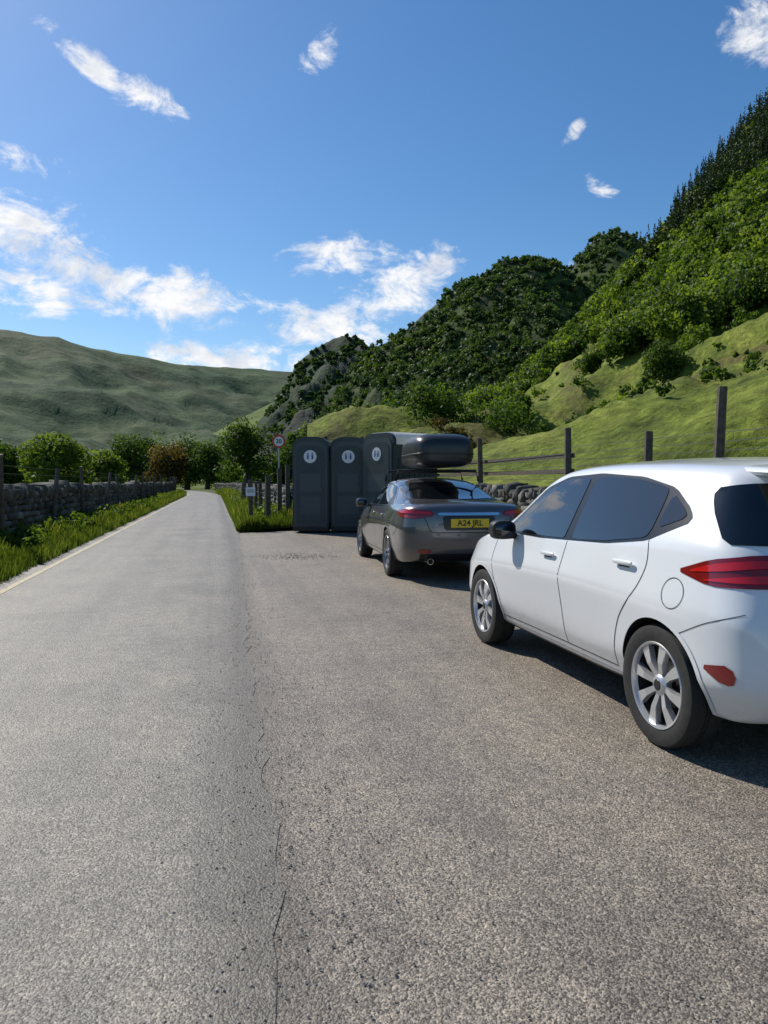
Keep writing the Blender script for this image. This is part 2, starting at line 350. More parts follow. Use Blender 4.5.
for (u,v,R,h) in [(664,395,95,6.5),(592,385,130,5),(748,300,130,7),(708,330,130,6),(520,415,120,5.5)]:
    a=pt(u,v,R)[0]
    best=min((abs(math.hypot(*E.at(a,k/200)[:2])-R),k/200) for k in range(200))[1]
    p=E.at(a,best); tree("hawthorn_tree",p.x,p.y,p.z-.2,h,h*.9,M_leafN,2600,.3,.4)
# ------------------------------------------------------------ ground, road, lay-by
def sheet(name,xs,ys,zf,mat,smooth=True):
    V=[];F=[];n=len(xs)
    for y in ys:
        for i,x in enumerate(xs):
            V.append((x,y,zf(x,y)))
    for j in range(len(ys)-1):
        for i in range(n-1): F.append((j*n+i,j*n+i+1,(j+1)*n+i+1,(j+1)*n+i))
    return mk(name,V,F,mat,None,smooth)
xs=[-5000,-1500,-400,-120,-50,-20,-8,-4,0,4,8,20,60,200,800,5000]
sheet("ground",xs,[-3000,-500,-100,-20,0,20,60,120,300,900,3000,6000],lambda x,y:-.12,M_grass)
def rc(y): return 0 if y<70 else -((y-70)**2)/650
ys=[-12+.12*i for i in range(683)]+[70+3*i for i in range(40)]
V=[];F=[]
for y in ys:
    jl=.06*noise.noise(Vector((1,y*.7,0)))+.04*noise.noise(Vector((1,y*3,0))); jr=.06*noise.noise(Vector((5,y*.9,0)))+.05*noise.noise(Vector((5,y*4,0)))+.03*noise.noise(Vector((5,y*11,0)))
    V.append((-2.85+jl+rc(y),y,0)); V.append((.13+.024*min(max(y,0),20)+jr+rc(y),y,0))
for i in range(len(ys)-1): F.append((2*i,2*i+1,2*i+3,2*i+2))
mk("road",V,F,M_road)
V=[];F=[]; ys2=[-12+.4*i for i in range(84)]
for y in ys2:
    xr=5.75+.1*noise.noise(Vector((2,y,0)))
    if y>19.6: xl=.4+ (y-19.6)*1.6+.2*noise.noise(Vector((2,y*2,0)))
    else: xl=-.1
    xl=min(xl,xr)
    V.append((xl,y,-.004)); V.append((xr,y,-.004))
for i in range(len(ys2)-1): F.append((2*i,2*i+1,2*i+3,2*i+2))
mk("lay_by",V,F,M_park)
m,nt,b=newmat("worn_yellow_paint"); p=pos(nt); n=noise_node(nt,18,6,.7,p); 
r=ramp(nt,n.outputs['Fac'],[(.36,(.17,.16,.14)),(.5,(.50,.43,.26))]); nt.links.new(r.outputs[0],b.inputs['Base Color']); b.inputs['Roughness'].default_value=.7
V=[];F=[]
for i,y in enumerate([-12+.5*i for i in range(164)]+[70+3*i for i in range(12)]):
    V+= [(-2.60+rc(y),y,.004),(-2.51+rc(y),y,.004)]
    if i: F.append((2*i-2,2*i-1,2*i+1,2*i))
mk("painted_edge_line",V,F,m)
M_verge=grassland("verge_soil",(.04,.05,.015),(.08,.10,.022),(.13,.12,.05),3)
WX=-4.2
def vz_l(x,y):
    t=(-2.8-(x-rc(y)))/1.3; return -.03+.16*max(0,min(1,t*1.6))+.05*noise.noise(Vector((x*2,y*1.3,0)))*(1 if t>.1 else 0)
def ribbon(name,xl,xr,y0,y1,dy,nx,zf,mat):
    V=[];F=[];ny=int((y1-y0)/dy)
    for j in range(ny+1):
        y=y0+dy*j; a=xl(y);b=xr(y)
        for i in range(nx+1):
            x=a+(b-a)*i/nx; V.append((x,y,zf(x,y)))
    for j in range(ny):
        for i in range(nx): F.append((j*(nx+1)+i,j*(nx+1)+i+1,(j+1)*(nx+1)+i+1,(j+1)*(nx+1)+i))
    return mk(name,V,F,mat,None,True)
ribbon("grass_verge",lambda y:-4.3+rc(y),lambda y:-2.78+rc(y),-12,130,.6,8,vz_l,M_verge)
def vz_r(x,y):
    return -.01+.12*min(1,max(0,(x-rc(y)-.6)*1.5))*min(1,max(0,(y-19.8)))+.04*noise.noise(Vector((x*2,y*1.3,4)))
ribbon("grass_verge.001",lambda y:.56+rc(y),lambda y:(max(.6,min(7,.9+(y-20)*1.9)) if y<24 else 7)+rc(y),20.2,130,.6,10,vz_r,M_verge)
ribbon("grass_bank",lambda y:5.65,lambda y:6.9,-12,24,.6,6,lambda x,y:-.02+.1*(x-5.65),M_verge)
def blades(name,n,xf,yr,zf,h):
    y=yr[0]+(yr[1]-yr[0])*rng.uniform(0,1,n)**1.8
    x=np.array([xf(yy) for yy in y])
    z=np.array([zf(a,b) for a,b in zip(x,y)])
    k=np.array([noise.noise(Vector((a*1.3,b*.8,2))) for a,b in zip(x,y)])
    hh=h*(.35+1.1*np.clip(k+.4,0,1.2))*rng.uniform(.4,1.4,n)*(1+y/140)
    ang=rng.uniform(0,2*math.pi,n); w=.005+.0004*y; w=w*rng.uniform(.6,1.5,n)
    dx=np.cos(ang)*w;dy=np.sin(ang)*w; la=rng.uniform(0,2*math.pi,n); ln=hh*rng.uniform(.1,.6,n)
    lx=np.cos(la)*ln; ly=np.sin(la)*ln
    P=np.stack([np.stack([x-dx,y-dy,z-.02],1),np.stack([x+dx,y+dy,z-.02],1),np.stack([x+dx*.3+lx,y+dy*.3+ly,z+hh],1),np.stack([x-dx*.3+lx,y-dy*.3+ly,z+hh],1)],1)
    r=np.clip(.4+.5*k+rng.normal(0,.22,n),0,1)
    return quads_obj(name,P.reshape(-1,3),M_blade,np.repeat(r,4))
blades("verge_grass",70000,lambda y:rc(y)-3.98+1.2*random.random()**.9,(5,90),vz_l,.2)
blades("verge_grass.001",28000,lambda y:rc(y)+random.uniform(.6,max(.68,min(4.2,.9+(y-20)*1.7))),(20.3,90),vz_r,.28)
blades("bank_grass",14000,lambda y:random.uniform(5.7,6.05),(2,24),lambda x,y:0,.22)
Q=[];R=[]
for i in range(520):
    y=random.uniform(9,75); x=rc(y)+random.uniform(-3.98,-3.2); s=random.uniform(.1,.34)
    q,r=crown((x,y,.12+s*.6),s,s*1.3,70,5,.07,random.uniform(.1,.9)); Q.append(q);R.append(r)
for i in range(140):
    y=random.uniform(21,60); x=rc(y)+random.uniform(1.1,2.3); s=random.uniform(.15,.42)
    q,r=crown((x,y,.1+s*.6),s,s*1.1,80,5,.1,random.uniform(.3,.9)); Q.append(q);R.append(r)
quads_obj("verge_weeds",np.concatenate(Q).reshape(-1,3),M_leafN,np.concatenate(R))
nG=7400; gx=np.concatenate([rng.normal(.28,.22,3500),rng.uniform(.5,5.6,3500),rng.normal(1.5,.35,400)]); gy=np.concatenate([rng.uniform(0,1,7000)**1.5*20-0.2,rng.normal(13.3,.3,400)])
s=rng.uniform(.0015,.0042,nG)*np.where(np.arange(nG)>=7000,2.0,1)
cube=np.array([[-1,-1,-.4],[1,-1,-.4],[1,1,-.4],[-1,1,-.4],[-.7,-.7,.7],[.7,-.6,.7],[.7,.7,.7],[-.6,.7,.7]])
cf=np.array([[0,1,5,4],[1,2,6,5],[2,3,7,6],[3,0,4,7],[4,5,6,7]])
Vv=cube[None]*s[:,None,None]*rng.uniform(.7,1.3,(nG,8,3)); th=rng.uniform(0,6.28,nG); c_,s_=np.cos(th)[:,None],np.sin(th)[:,None]
Vr=np.stack([Vv[:,:,0]*c_-Vv[:,:,1]*s_,Vv[:,:,0]*s_+Vv[:,:,1]*c_,Vv[:,:,2]],2)+np.stack([gx,gy,np.full(nG,.002)],1)[:,None]
gr=rng.uniform(.2,1,nG)
quads_obj("loose_gravel",Vr.reshape(-1,3),M_gravel,np.repeat(gr,8),F=(cf[None]+np.arange(nG)[:,None,None]*8).reshape(-1,4))
# ------------------------------------------------------------ dry stone walls
bm=bmesh.new(); bmesh.ops.create_cube(bm,size=2); bmesh.ops.subdivide_edges(bm,edges=bm.edges[:],cuts=1,use_grid_fill=True)
bm.verts.index_update(); tv=np.array([v.co[:] for v in bm.verts]); tf=np.array([[v.index for v in f.verts] for f in bm.faces]); bm.free()
sp=tv/np.linalg.norm(tv,axis=1)[:,None]; tv=tv*.62+sp*.45
def stone_wall(name,xf,y0,y1,h,th,zb=0,hvar=.12,sl=.32,sh=.145):
    I=[]
    nc=int(h/sh)
    for c in range(nc+1):
        y=y0+random.random()*.2
        while y<y1:
            L=sl*random.uniform(.4,1.6)*(1+y/90); hv=hvar*noise.noise(Vector((y*.2,7,0)))+.05*noise.noise(Vector((y*1.1,7,0)))
            if c==nc:
                L=random.uniform(.07,.17)*(1+y/60); hh=random.uniform(.16,.36); I.append((xf(y),y,zb+c*sh+hh*.35+hv,th*.42,L*.5,hh*.5,random.uniform(-.45,.25)))
            else:
                hh=sh*random.uniform(.8,1.2)
                for sd in (-1,1):
                    t_=th*(1-.3*c/nc)
                    I.append((xf(y)+sd*(t_*.3+random.uniform(-.035,.035)),y+random.uniform(-.03,.03),zb+(c+.5)*sh+hv*c/nc+random.uniform(-.015,.015),t_*.26,L*.5,hh*.5,random.uniform(-.1,.1)))
            y+=L*1.0
    I=np.array(I); n=len(I)
    Vv=tv[None]*I[:,None,3:6]*rng.uniform(.78,1.2,(n,len(tv),3))
    c_,s_=np.cos(I[:,6])[:,None],np.sin(I[:,6])[:,None]
    Vr=np.stack([Vv[:,:,0],Vv[:,:,1]*c_-Vv[:,:,2]*s_,Vv[:,:,1]*s_+Vv[:,:,2]*c_],2)+I[:,None,0:3]
    return quads_obj(name,Vr.reshape(-1,3),M_stone,np.repeat(rng.uniform(0,1,n),len(tv)),smooth=False,F=(tf[None]+np.arange(n)[:,None,None]*len(tv)).reshape(-1,4))
stone_wall("dry_stone_wall",lambda y:WX-.05+rc(y),3,125,1.12,.6)
stone_wall("dry_stone_wall.001",lambda y:6.25,3,60,1.05,.55)
stone_wall("dry_stone_wall.002",lambda y:2.6+rc(y)*1.0,26,110,1.0,.5,.05)
def fence(name,P,top,base,r,wires,lean=.12):
    e=empty(name); obs=[]; tops=[]
    for i,(x,y) in enumerate(P):
        lx=random.uniform(-lean,lean)*.6; ly=random.uniform(-lean,lean)*1.3; t=(top[i%len(top)] if isinstance(top,(list,tuple)) else top+random.uniform(-.12,.12))
        obs.append(tube("p",[(x,y,base),(x+lx,y+ly,t)],[r,r*.85],M_wood,None,7)); tops.append((x,y,lx,ly,t))
    joined("posts",obs,M_wood,e); obs=[]
    for w in wires:
        pts=[(x+lx*((w-base)/(t-base)),y+ly*((w-base)/(t-base)),w) for x,y,lx,ly,t in tops]
        obs.append(tube("w",pts,[.006]*len(pts),M_wire,None,4))
    if obs: joined("wires",obs,M_wire,e)
    return e
fence("post_and_wire_fence",[(-3.88+rc(y),y) for y in np.arange(6.2,100,4.4)],1.8,.1,.06,[1.5,1.65],.42)
fence("post_and_wire_fence.001",[(6.5,y) for y in (3.6,6.0,8.6,10.2,12.8,17.5,21.5,25.5,29.5,34,38)],[2.35,2.3,2.6,2.12,2.36,2.42,2.3,2.35,2.4,2.3,2.3],.8,.075,[1.4,1.52,1.64,1.76,1.88,2.0],.06)
fence("post_and_rail_fence",[(1.5+rc(y),y) for y in (22.5,25,28,31,34,38,42)],1.45,.0,.07,[.6,1.0],.1)
obs=[]
for a,b in ((12.8,17.5),(17.5,21.5),(21.5,25.5)):
    for z in (1.55,1.85): obs.append(box("r",(6.6,(a+b)/2,z),(.04,b-a,.09),M_wood))
joined("fence_rails",obs,M_wood)
P=[E.at(rad(a),.31) for a in np.arange(20,46,1.3)]
obs=[tube("p",[(p.x,p.y,p.z-.3),(p.x+random.uniform(-.1,.1),p.y,p.z+1.2)],[.07,.06],M_wood,None,6) for p in P]
joined("field_fence",obs,M_wood)
# ------------------------------------------------------------ lofted rounded bodies
def superloft(name,st,mat,parent,n=28,ex=3.2,x0=0):
    V=[];F=[]
    for (y,w,z0,z1) in st:
        zc=(z0+z1)/2;hz=(z1-z0)/2
        for k in range(n):
            t=2*math.pi*k/n; c,s=math.cos(t),math.sin(t)
            V.append((x0+w*math.copysign(abs(c)**(2/ex),c),y,zc+hz*math.copysign(abs(s)**(2/ex),s)))
    for i in range(len(st)-1):
        for k in range(n): F.append((i*n+k,i*n+(k+1)%n,(i+1)*n+(k+1)%n,(i+1)*n+k))
    F.append(tuple(range(n))[::-1]); F.append(tuple(range((len(st)-1)*n,len(st)*n)))
    return mk(name,V,F,mat,parent,True,55)
# ------------------------------------------------------------ cars
M_black=simple("black_plastic",(.012,.012,.013),.45)
M_dark=simple("wheel_well",(.006,.006,.006),.9)
M_rub=noisy("tyre_rubber",[(.3,(.014,.014,.014)),(.7,(.03,.029,.027))],30,.8,.2,.004)
M_glass=simple("tinted_glass",(.005,.007,.009),.01,0,.6,.6)
M_trim=simple("gloss_black_trim",(.008,.008,.008),.25)
M_seam=simple("panel_gap",(.02,.02,.02),.8)
M_chr=simple("chrome",(.7,.7,.72),.12,1)
M_red=simple("red_lamp_lens",(.55,.008,.008),.08,0,1.0)
M_redd=simple("dark_red_lens",(.20,.004,.004),.12,0,1.0)
M_alloy=simple("alloy_silver",(.62,.63,.65),.3,.7,.3)
M_lens=simple("clear_lens",(.5,.52,.55),.08,.3,1)
def paint(name,col,metal,rough):
    m,nt,b=newmat(name); tc=N(nt,'ShaderNodeTexCoord'); n=noise_node(nt,1.6,5,.6,tc.outputs['Object'])
    r=ramp(nt,n.outputs['Fac'],[(.3,tuple(c*.95 for c in col)),(.7,col)])
    b.inputs['Roughness'].default_value=rough; b.inputs['Metallic'].default_value=metal; b.inputs['Coat Weight'].default_value=1; b.inputs['Coat Roughness'].default_value=.03
    sx=N(nt,'ShaderNodeSeparateXYZ'); nt.links.new(tc.outputs['Object'],sx.inputs[0])
    n2=noise_node(nt,9,6,.7,tc.outputs['Object'])
    f=math_(nt,'MULTIPLY',math_(nt,'SUBTRACT',.52,sx.outputs[2],clamp=True),math_(nt,'MULTIPLY',n2.outputs['Fac'],2.0),clamp=True)
    c=mixc(nt,f,r.outputs[0],(.22,.20,.17)); nt.links.new(c,b.inputs['Base Color']); return m
M_white=paint("white_paint",(.76,.78,.80),0,.35)
M_grey=paint("grey_metallic_paint",(.13,.13,.135),.55,.3)
def car_cage(rows,rb,fb,name):
    V=[];ids={}
    def add(k,p):
        ids[k]=len(V); V.append(p); return ids[k]
    nr=len(rows)
    for r,(side,top) in enumerate(rows):
        for sg in (-1,1):
            for k,(s,w,z) in enumerate(side): add(('s',sg,r,k),(sg*w,s,z))
            s5,w5,z5=side[5]; s0,w0,z0=side[0]
            bul=(-rb if r==0 else fb if r==nr-1 else 0)
            add(('s',sg*.5,r,5),(sg*w5*.52,(s5+top[0]*3)/4,z5+(top[1]-z5)*.8))
            add(('s',sg*.5,r,0),(sg*w0*.5,s0+bul*.6,z0))
        add(('s',0,r,5),(0,top[0],top[1])); add(('s',0,r,0),(0,side[0][0]+bul,side[0][2]))
    for r,bul in ((0,-rb),(nr-1,fb)):
        side,top=rows[r]
        for k in range(1,5):
            s,w,z=side[k]
            bb=bul*(1 if k<4 else .8)
            add(('s',-.5,r,k),(-w*.52,s+bb*.75,z)); add(('s',.5,r,k),(w*.52,s+bb*.75,z)); add(('s',0,r,k),(0,s+bb,z))
    F=[]
    A5=[-1,-.5,0,.5,1]
    for r in range(nr-1):
        for sg in (-1,1):
            for k in range(5):
                f=[ids[('s',sg,r,k)],ids[('s',sg,r+1,k)],ids[('s',sg,r+1,k+1)],ids[('s',sg,r,k+1)]]; F.append(f if sg>0 else f[::-1])
        for i in range(4):
            F.append([ids[('s',A5[i],r,5)],ids[('s',A5[i+1],r,5)],ids[('s',A5[i+1],r+1,5)],ids[('s',A5[i],r+1,5)]])
            F.append([ids[('s',A5[i],r,0)],ids[('s',A5[i],r+1,0)],ids[('s',A5[i+1],r+1,0)],ids[('s',A5[i+1],r,0)]])
    for r in (0,nr-1):
        for k in range(5):
            for i in range(4):
                f=[ids[('s',A5[i],r,k)],ids[('s',A5[i+1],r,k)],ids[('s',A5[i+1],r,k+1)],ids[('s',A5[i],r,k+1)]]; F.append(f if r==0 else f[::-1])
    me=bpy.data.meshes.new(name); me.from_pydata(V,[],F); me.update()
    inv={v:k for k,v in ids.items()}
    cr=me.attributes.new('crease_edge','FLOAT','EDGE')
    for e in me.edges:
        a=inv[e.vertices[0]];b=inv[e.vertices[1]]
        c=0
        if abs(a[1])==1 and a[1]==b[1] and a[3]==b[3]:
            c={3:.55,5:.35,2:.75,1:.55,0:.6}.get(a[3],0)
        cr.data[e.index].value=c
    return me
class Car:
    def __init__(s,name,loc,rz,rows,rb,fb,mat,axles,wr,aw,arch):
        s.e=empty(name,loc,rz); me=car_cage(rows,rb,fb,"body")
        ob=bpy.data.objects.new("body",me); COL.objects.link(ob)
        md=ob.modifiers.new("sub",'SUBSURF'); md.levels=3; md.render_levels=3
        dg=bpy.context.evaluated_depsgraph_get(); dg.update()
        full=bpy.data.meshes.new_from_object(ob.evaluated_get(dg))
        s.bvh=BVHTree.FromPolygons([v.co.copy() for v in full.vertices],[tuple(p.vertices) for p in full.polygons])
        cut=[]
        for ay in axles:
            for sg in (-1,1):
                bm=bmesh.new(); bmesh.ops.create_cone(bm,cap_ends=True,segments=64,radius1=arch,radius2=arch,depth=.8)
                bm.transform(Matrix.Translation((sg*(aw-.33+.4),ay,wr))@Matrix.Rotation(rad(90),4,'Y'))
                cm=bpy.data.meshes.new("cut"); bm.to_mesh(cm); bm.free(); co=bpy.data.objects.new("cut",cm); COL.objects.link(co); cut.append(co)
                b=ob.modifiers.new("b",'BOOLEAN'); b.operation='DIFFERENCE'; b.object=co; b.solver='EXACT'
        dg.update(); fin=bpy.data.meshes.new_from_object(ob.evaluated_get(bpy.context.evaluated_depsgraph_get()))
        for c in cut: bpy.data.objects.remove(c)
        bpy.data.objects.remove(ob)
        fin.materials.clear(); fin.materials.append(mat); fin.materials.append(M_dark); fin.materials.append(M_black)
        for p in fin.polygons:
            c=p.center; inn=False; p.use_smooth=True; p.material_index=0
            for ay in axles:
                if math.hypot(c.y-ay,c.z-wr)<arch+.003 and abs(c.x)>.3: inn=True
            if inn: p.material_index=1
            elif c.z<.25 and p.normal.z<-.4: p.material_index=2
        fin.set_sharp_from_angle(angle=rad(38))
        body=bpy.data.objects.new("body",fin); link(body,s.e); s.body=body
        s.side=lambda sg:(Vector((0,0,0)),Vector((0,1,0)),Vector((0,0,1)),Vector((-sg,0,0)))
        s.rear=(Vector((0,0,0)),Vector((1,0,0)),Vector((0,0,1)),Vector((0,1,0)))
        s.front=(Vector((0,0,0)),Vector((1,0,0)),Vector((0,0,1)),Vector((0,-1,0)))
        for ay in axles:
            for sg in (-1,1):
                pts=[]
                for i in range(37):
                    t=rad(-8+196*i/36); pts.append((ay+math.cos(t)*(arch+.012),wr+math.sin(t)*(arch+.012)))
                s.seam(pts,s.side(sg),.026,mat,.004,"arch_lip")
    def hit(s,fr,u,v,off):
        O,U,V,D=fr; p=O+U*u+V*v
        h,n,_,_=s.bvh.ray_cast(p-D*4,D)
        if h is None: h,n,_,_=s.bvh.find_nearest(p)
        if n.dot(D)>0: n=-n
        return h+n*off
    def decal(s,poly,fr,mat,off=.004,name="panel",res=.045,ch=2):
        poly=[Vector((a,b)) for a,b in poly]
        for _ in range(ch):
            q=[]
            for i in range(len(poly)):
                a=poly[i];b=poly[(i+1)%len(poly)]; L=(b-a).length; k=min(.3,.03/max(L,1e-6)) if _==0 else .25
                q+=[a.lerp(b,k),a.lerp(b,1-k)]
            poly=q
        bm=bmesh.new(); bm.faces.new([bm.verts.new((p.x,p.y,0)) for p in poly])
        us=[p.x for p in poly];vs=[p.y for p in poly]
        for i in range(1,int((max(us)-min(us))/res)+1):
            bmesh.ops.bisect_plane(bm,geom=bm.verts[:]+bm.edges[:]+bm.faces[:],plane_co=(min(us)+i*res,0,0),plane_no=(1,0,0))
        for i in range(1,int((max(vs)-min(vs))/res)+1):
            bmesh.ops.bisect_plane(bm,geom=bm.verts[:]+bm.edges[:]+bm.faces[:],plane_co=(0,min(vs)+i*res,0),plane_no=(0,1,0))
        for v in bm.verts: v.co=s.hit(fr,v.co.x,v.co.y,off)
        me=bpy.data.meshes.new(name); bm.to_mesh(me); bm.free(); me.materials.append(mat)
        me.polygons.foreach_set('use_smooth',[True]*len(me.polygons))
        return link(bpy.data.objects.new(name,me),s.e)
    def seam(s,pts,fr,w,mat,off=.0015,name="panel_gap",res=.03):
        P=[]
        for i in range(len(pts)-1):
            a=Vector(pts[i]);b=Vector(pts[i+1]);n=max(1,int((b-a).length/res))
            P+=[a.lerp(b,k/n) for k in range(n)]
        P.append(Vector(pts[-1]))
        if name=="panel_gap" and len(pts)<12:
            for _ in range(4): P=[P[0]]+[(P[i-1]+P[i]*2+P[i+1])/4 for i in range(1,len(P)-1)]+[P[-1]]
        V=[];F=[]
        for i,p in enumerate(P):
            d=(P[min(i+1,len(P)-1)]-P[max(i-1,0)]).normalized(); nn=Vector((-d.y,d.x))*w*.5
            V.append(s.hit(fr,p.x+nn.x,p.y+nn.y,off)); V.append(s.hit(fr,p.x-nn.x,p.y-nn.y,off))
            if i: F.append((2*i-2,2*i-1,2*i+1,2*i))
        return mk(name,V,F,mat,s.e,True)
def lathe(prof,n,name,mat,parent,sg=1,closed=False):
    V=[];F=[];m=len(prof)
    for k in range(n):
        t=2*math.pi*k/n
        for r,x in prof: V.append((sg*x,math.cos(t)*r,math.sin(t)*r))
    for k in range(n):
        for i in range(m if closed else m-1):
            j=(i+1)%m; F.append((k*m+i,((k+1)%n)*m+i,((k+1)%n)*m+j,k*m+j))
    return mk(name,V,F,mat,parent,True,35)
M_disc=simple("brake_disc",(.12,.11,.10),.45,.8)
def wheel(car,x,y,r,sg,nsp=8,rw=.2,rim=.215,spm=None):
    w=bpy.data.objects.new("wheel",None); link(w,car.e); w.location=(x,y,r)
    h=rw/2
    lathe([(rim,-h*.8),(r*.86,-h),(r*.97,-h*.9),(r,-h*.6),(r,-h*.15),(r-.008,-h*.12),(r-.008,-h*.06),(r,-h*.03),(r,h*.03),(r-.008,h*.06),(r-.008,h*.12),(r,h*.15),(r,h*.6),(r*.97,h*.9),(r*.86,h),(rim+.006,h*.86),(rim,h*.7)],56,"tyre",M_rub,w,sg)
    lathe([(rim+.008,h*.84),(rim+.004,h*.9),(rim-.006,h*.86),(rim-.012,h*.6)],56,"rim",spm or M_alloy,w,sg)
    lathe([(rim-.012,h*.6),(rim-.03,h*.1),(rim-.035,-h*.7)],56,"rim_barrel",M_dark,w,sg)
    lathe([(rim-.034,-h*.1),(.13,-h*.15),(.0,-h*.15)],40,"brake_and_barrel",M_dark,w,sg)
    lathe([(.12,-h*.02),(.06,-h*.0),(.05,0)],40,"disc",M_disc,w,sg)
    obs=[]
    for i in range(nsp):
        t=2*math.pi*i/nsp+.2
        R0,R1=.035,rim-.010; w0,w1=.013,.031 if nsp==8 else .020
        cs=[]
        for (rr,ww,dx) in ((R0,w0,h*.60),(R0+(R1-R0)*.5,(w0+w1)*.42,h*.80),(R1,w1,h*.74)):
            for d in (0,-.03):
                for sd in (-1,1):
                    k=ww*(1 if d==0 else 1.1); cs.append((sg*(dx+d),rr*math.cos(t)-sd*k*math.sin(t),rr*math.sin(t)+sd*k*math.cos(t)))
        f=[]
        for a in (0,4):
            f+=[(a,a+1,a+5,a+4),(a+2,a+6,a+7,a+3),(a,a+4,a+6,a+2),(a+1,a+3,a+7,a+5)]
        f+=[(0,2,3,1),(8,9,11,10)]
        obs.append(mk("sp",cs,f,spm or M_alloy))
    joined("spokes",obs,spm or M_alloy,w)
    lathe([(0,h*.78),(.026,h*.78),(.030,h*.74)],24,"centre_cap",M_black,w,sg)
    lathe([(.030,h*.76),(.045,h*.72),(.056,h*.60),(.058,h*.3)],24,"hub",spm or M_alloy,w,sg)
    return w
def mirror_part(car,x,y,z,sg,mat,k=1):
    superloft("door_mirror",[(y-.06*k,.06*k,z-.05*k,z+.05*k),(y-.055*k,.10*k,z-.075*k,z+.075*k),(y+.02*k,.105*k,z-.08*k,z+.08*k),(y+.08*k,.085*k,z-.06*k,z+.06*k),(y+.11*k,.04*k,z-.03*k,z+.03*k)],mat,car.e,20,3,sg*x)
    superloft("mirror_glass",[(y-.064*k,.075*k,z-.05*k,z+.05*k),(y-.060*k,.08*k,z-.055*k,z+.055*k)],M_glass,car.e,20,3,sg*x)
    box("mirror_arm",(sg*(x-.12),y+.02,z-.05),(.16,.06,.04),M_black,car.e,.01)
def sd(s,w0,z0,w1,z1,w2,z2,w3,z3,s4,w4,z4,s5,w5,z5,s3=None):
    s3=s if s3 is None else s3
    return [(s,w0,z0),(s,w1,z1),(s,w2,z2),(s3,w3,z3),(s4,w4,z4),(s5,w5,z5)]
FR=[([(.14,.66,.25),(.05,.73,.42),(.09,.755,.72),(.22,.725,1.0),(.36,.665,1.2),(.43,.60,1.385)],(.36,1.445)),
    ([(.32,.80,.25),(.27,.87,.42),(.28,.87,.72),(.40,.805,1.03),(.54,.705,1.23),(.60,.615,1.41)],(.56,1.475)),
    (sd(.74,.80,.25,.865,.42,.895,.72,.825,1.04,.80,.715,1.24,.88,.605,1.428),(.88,1.49)),
    (sd(1.3,.78,.22,.845,.38,.893,.74,.825,1.01,1.3,.725,1.22,1.3,.61,1.443),(1.3,1.50)),
    (sd(1.8,.78,.22,.835,.38,.893,.74,.82,.985,1.8,.725,1.21,1.8,.605,1.448),(1.8,1.497)),
    (sd(2.3,.78,.22,.84,.38,.893,.73,.815,.965,2.28,.72,1.2,2.22,.60,1.43),(2.28,1.475)),
    (sd(2.7,.79,.22,.85,.38,.892,.72,.81,.95,2.62,.725,1.15,2.5,.61,1.36),(2.55,1.415)),
    (sd(3.1,.81,.24,.865,.42,.888,.70,.81,.93,3.0,.75,.99,2.98,.69,1.015),(3.12,1.05)),
    (sd(3.45,.81,.25,.87,.42,.87,.68,.80,.87,3.4,.735,.92,3.4,.62,.95),(3.42,.98)),
    (sd(3.76,.77,.24,.82,.42,.81,.62,.745,.78,3.72,.67,.83,3.7,.56,.86),(3.73,.89)),
    (sd(3.93,.64,.24,.68,.40,.66,.58,.60,.71,3.87,.55,.76,3.83,.5,.79),(3.88,.81))]
fi=Car("white_hatchback_car",(3.05,2.6,0),0,FR,.09,.10,M_white,(.73,3.22),.31,.865,.345)
for x,y,sg in ((-.78,.73,-1),(.78,.73,1),(-.78,3.22,-1),(.78,3.22,1)): wheel(fi,x,y,.31,sg)
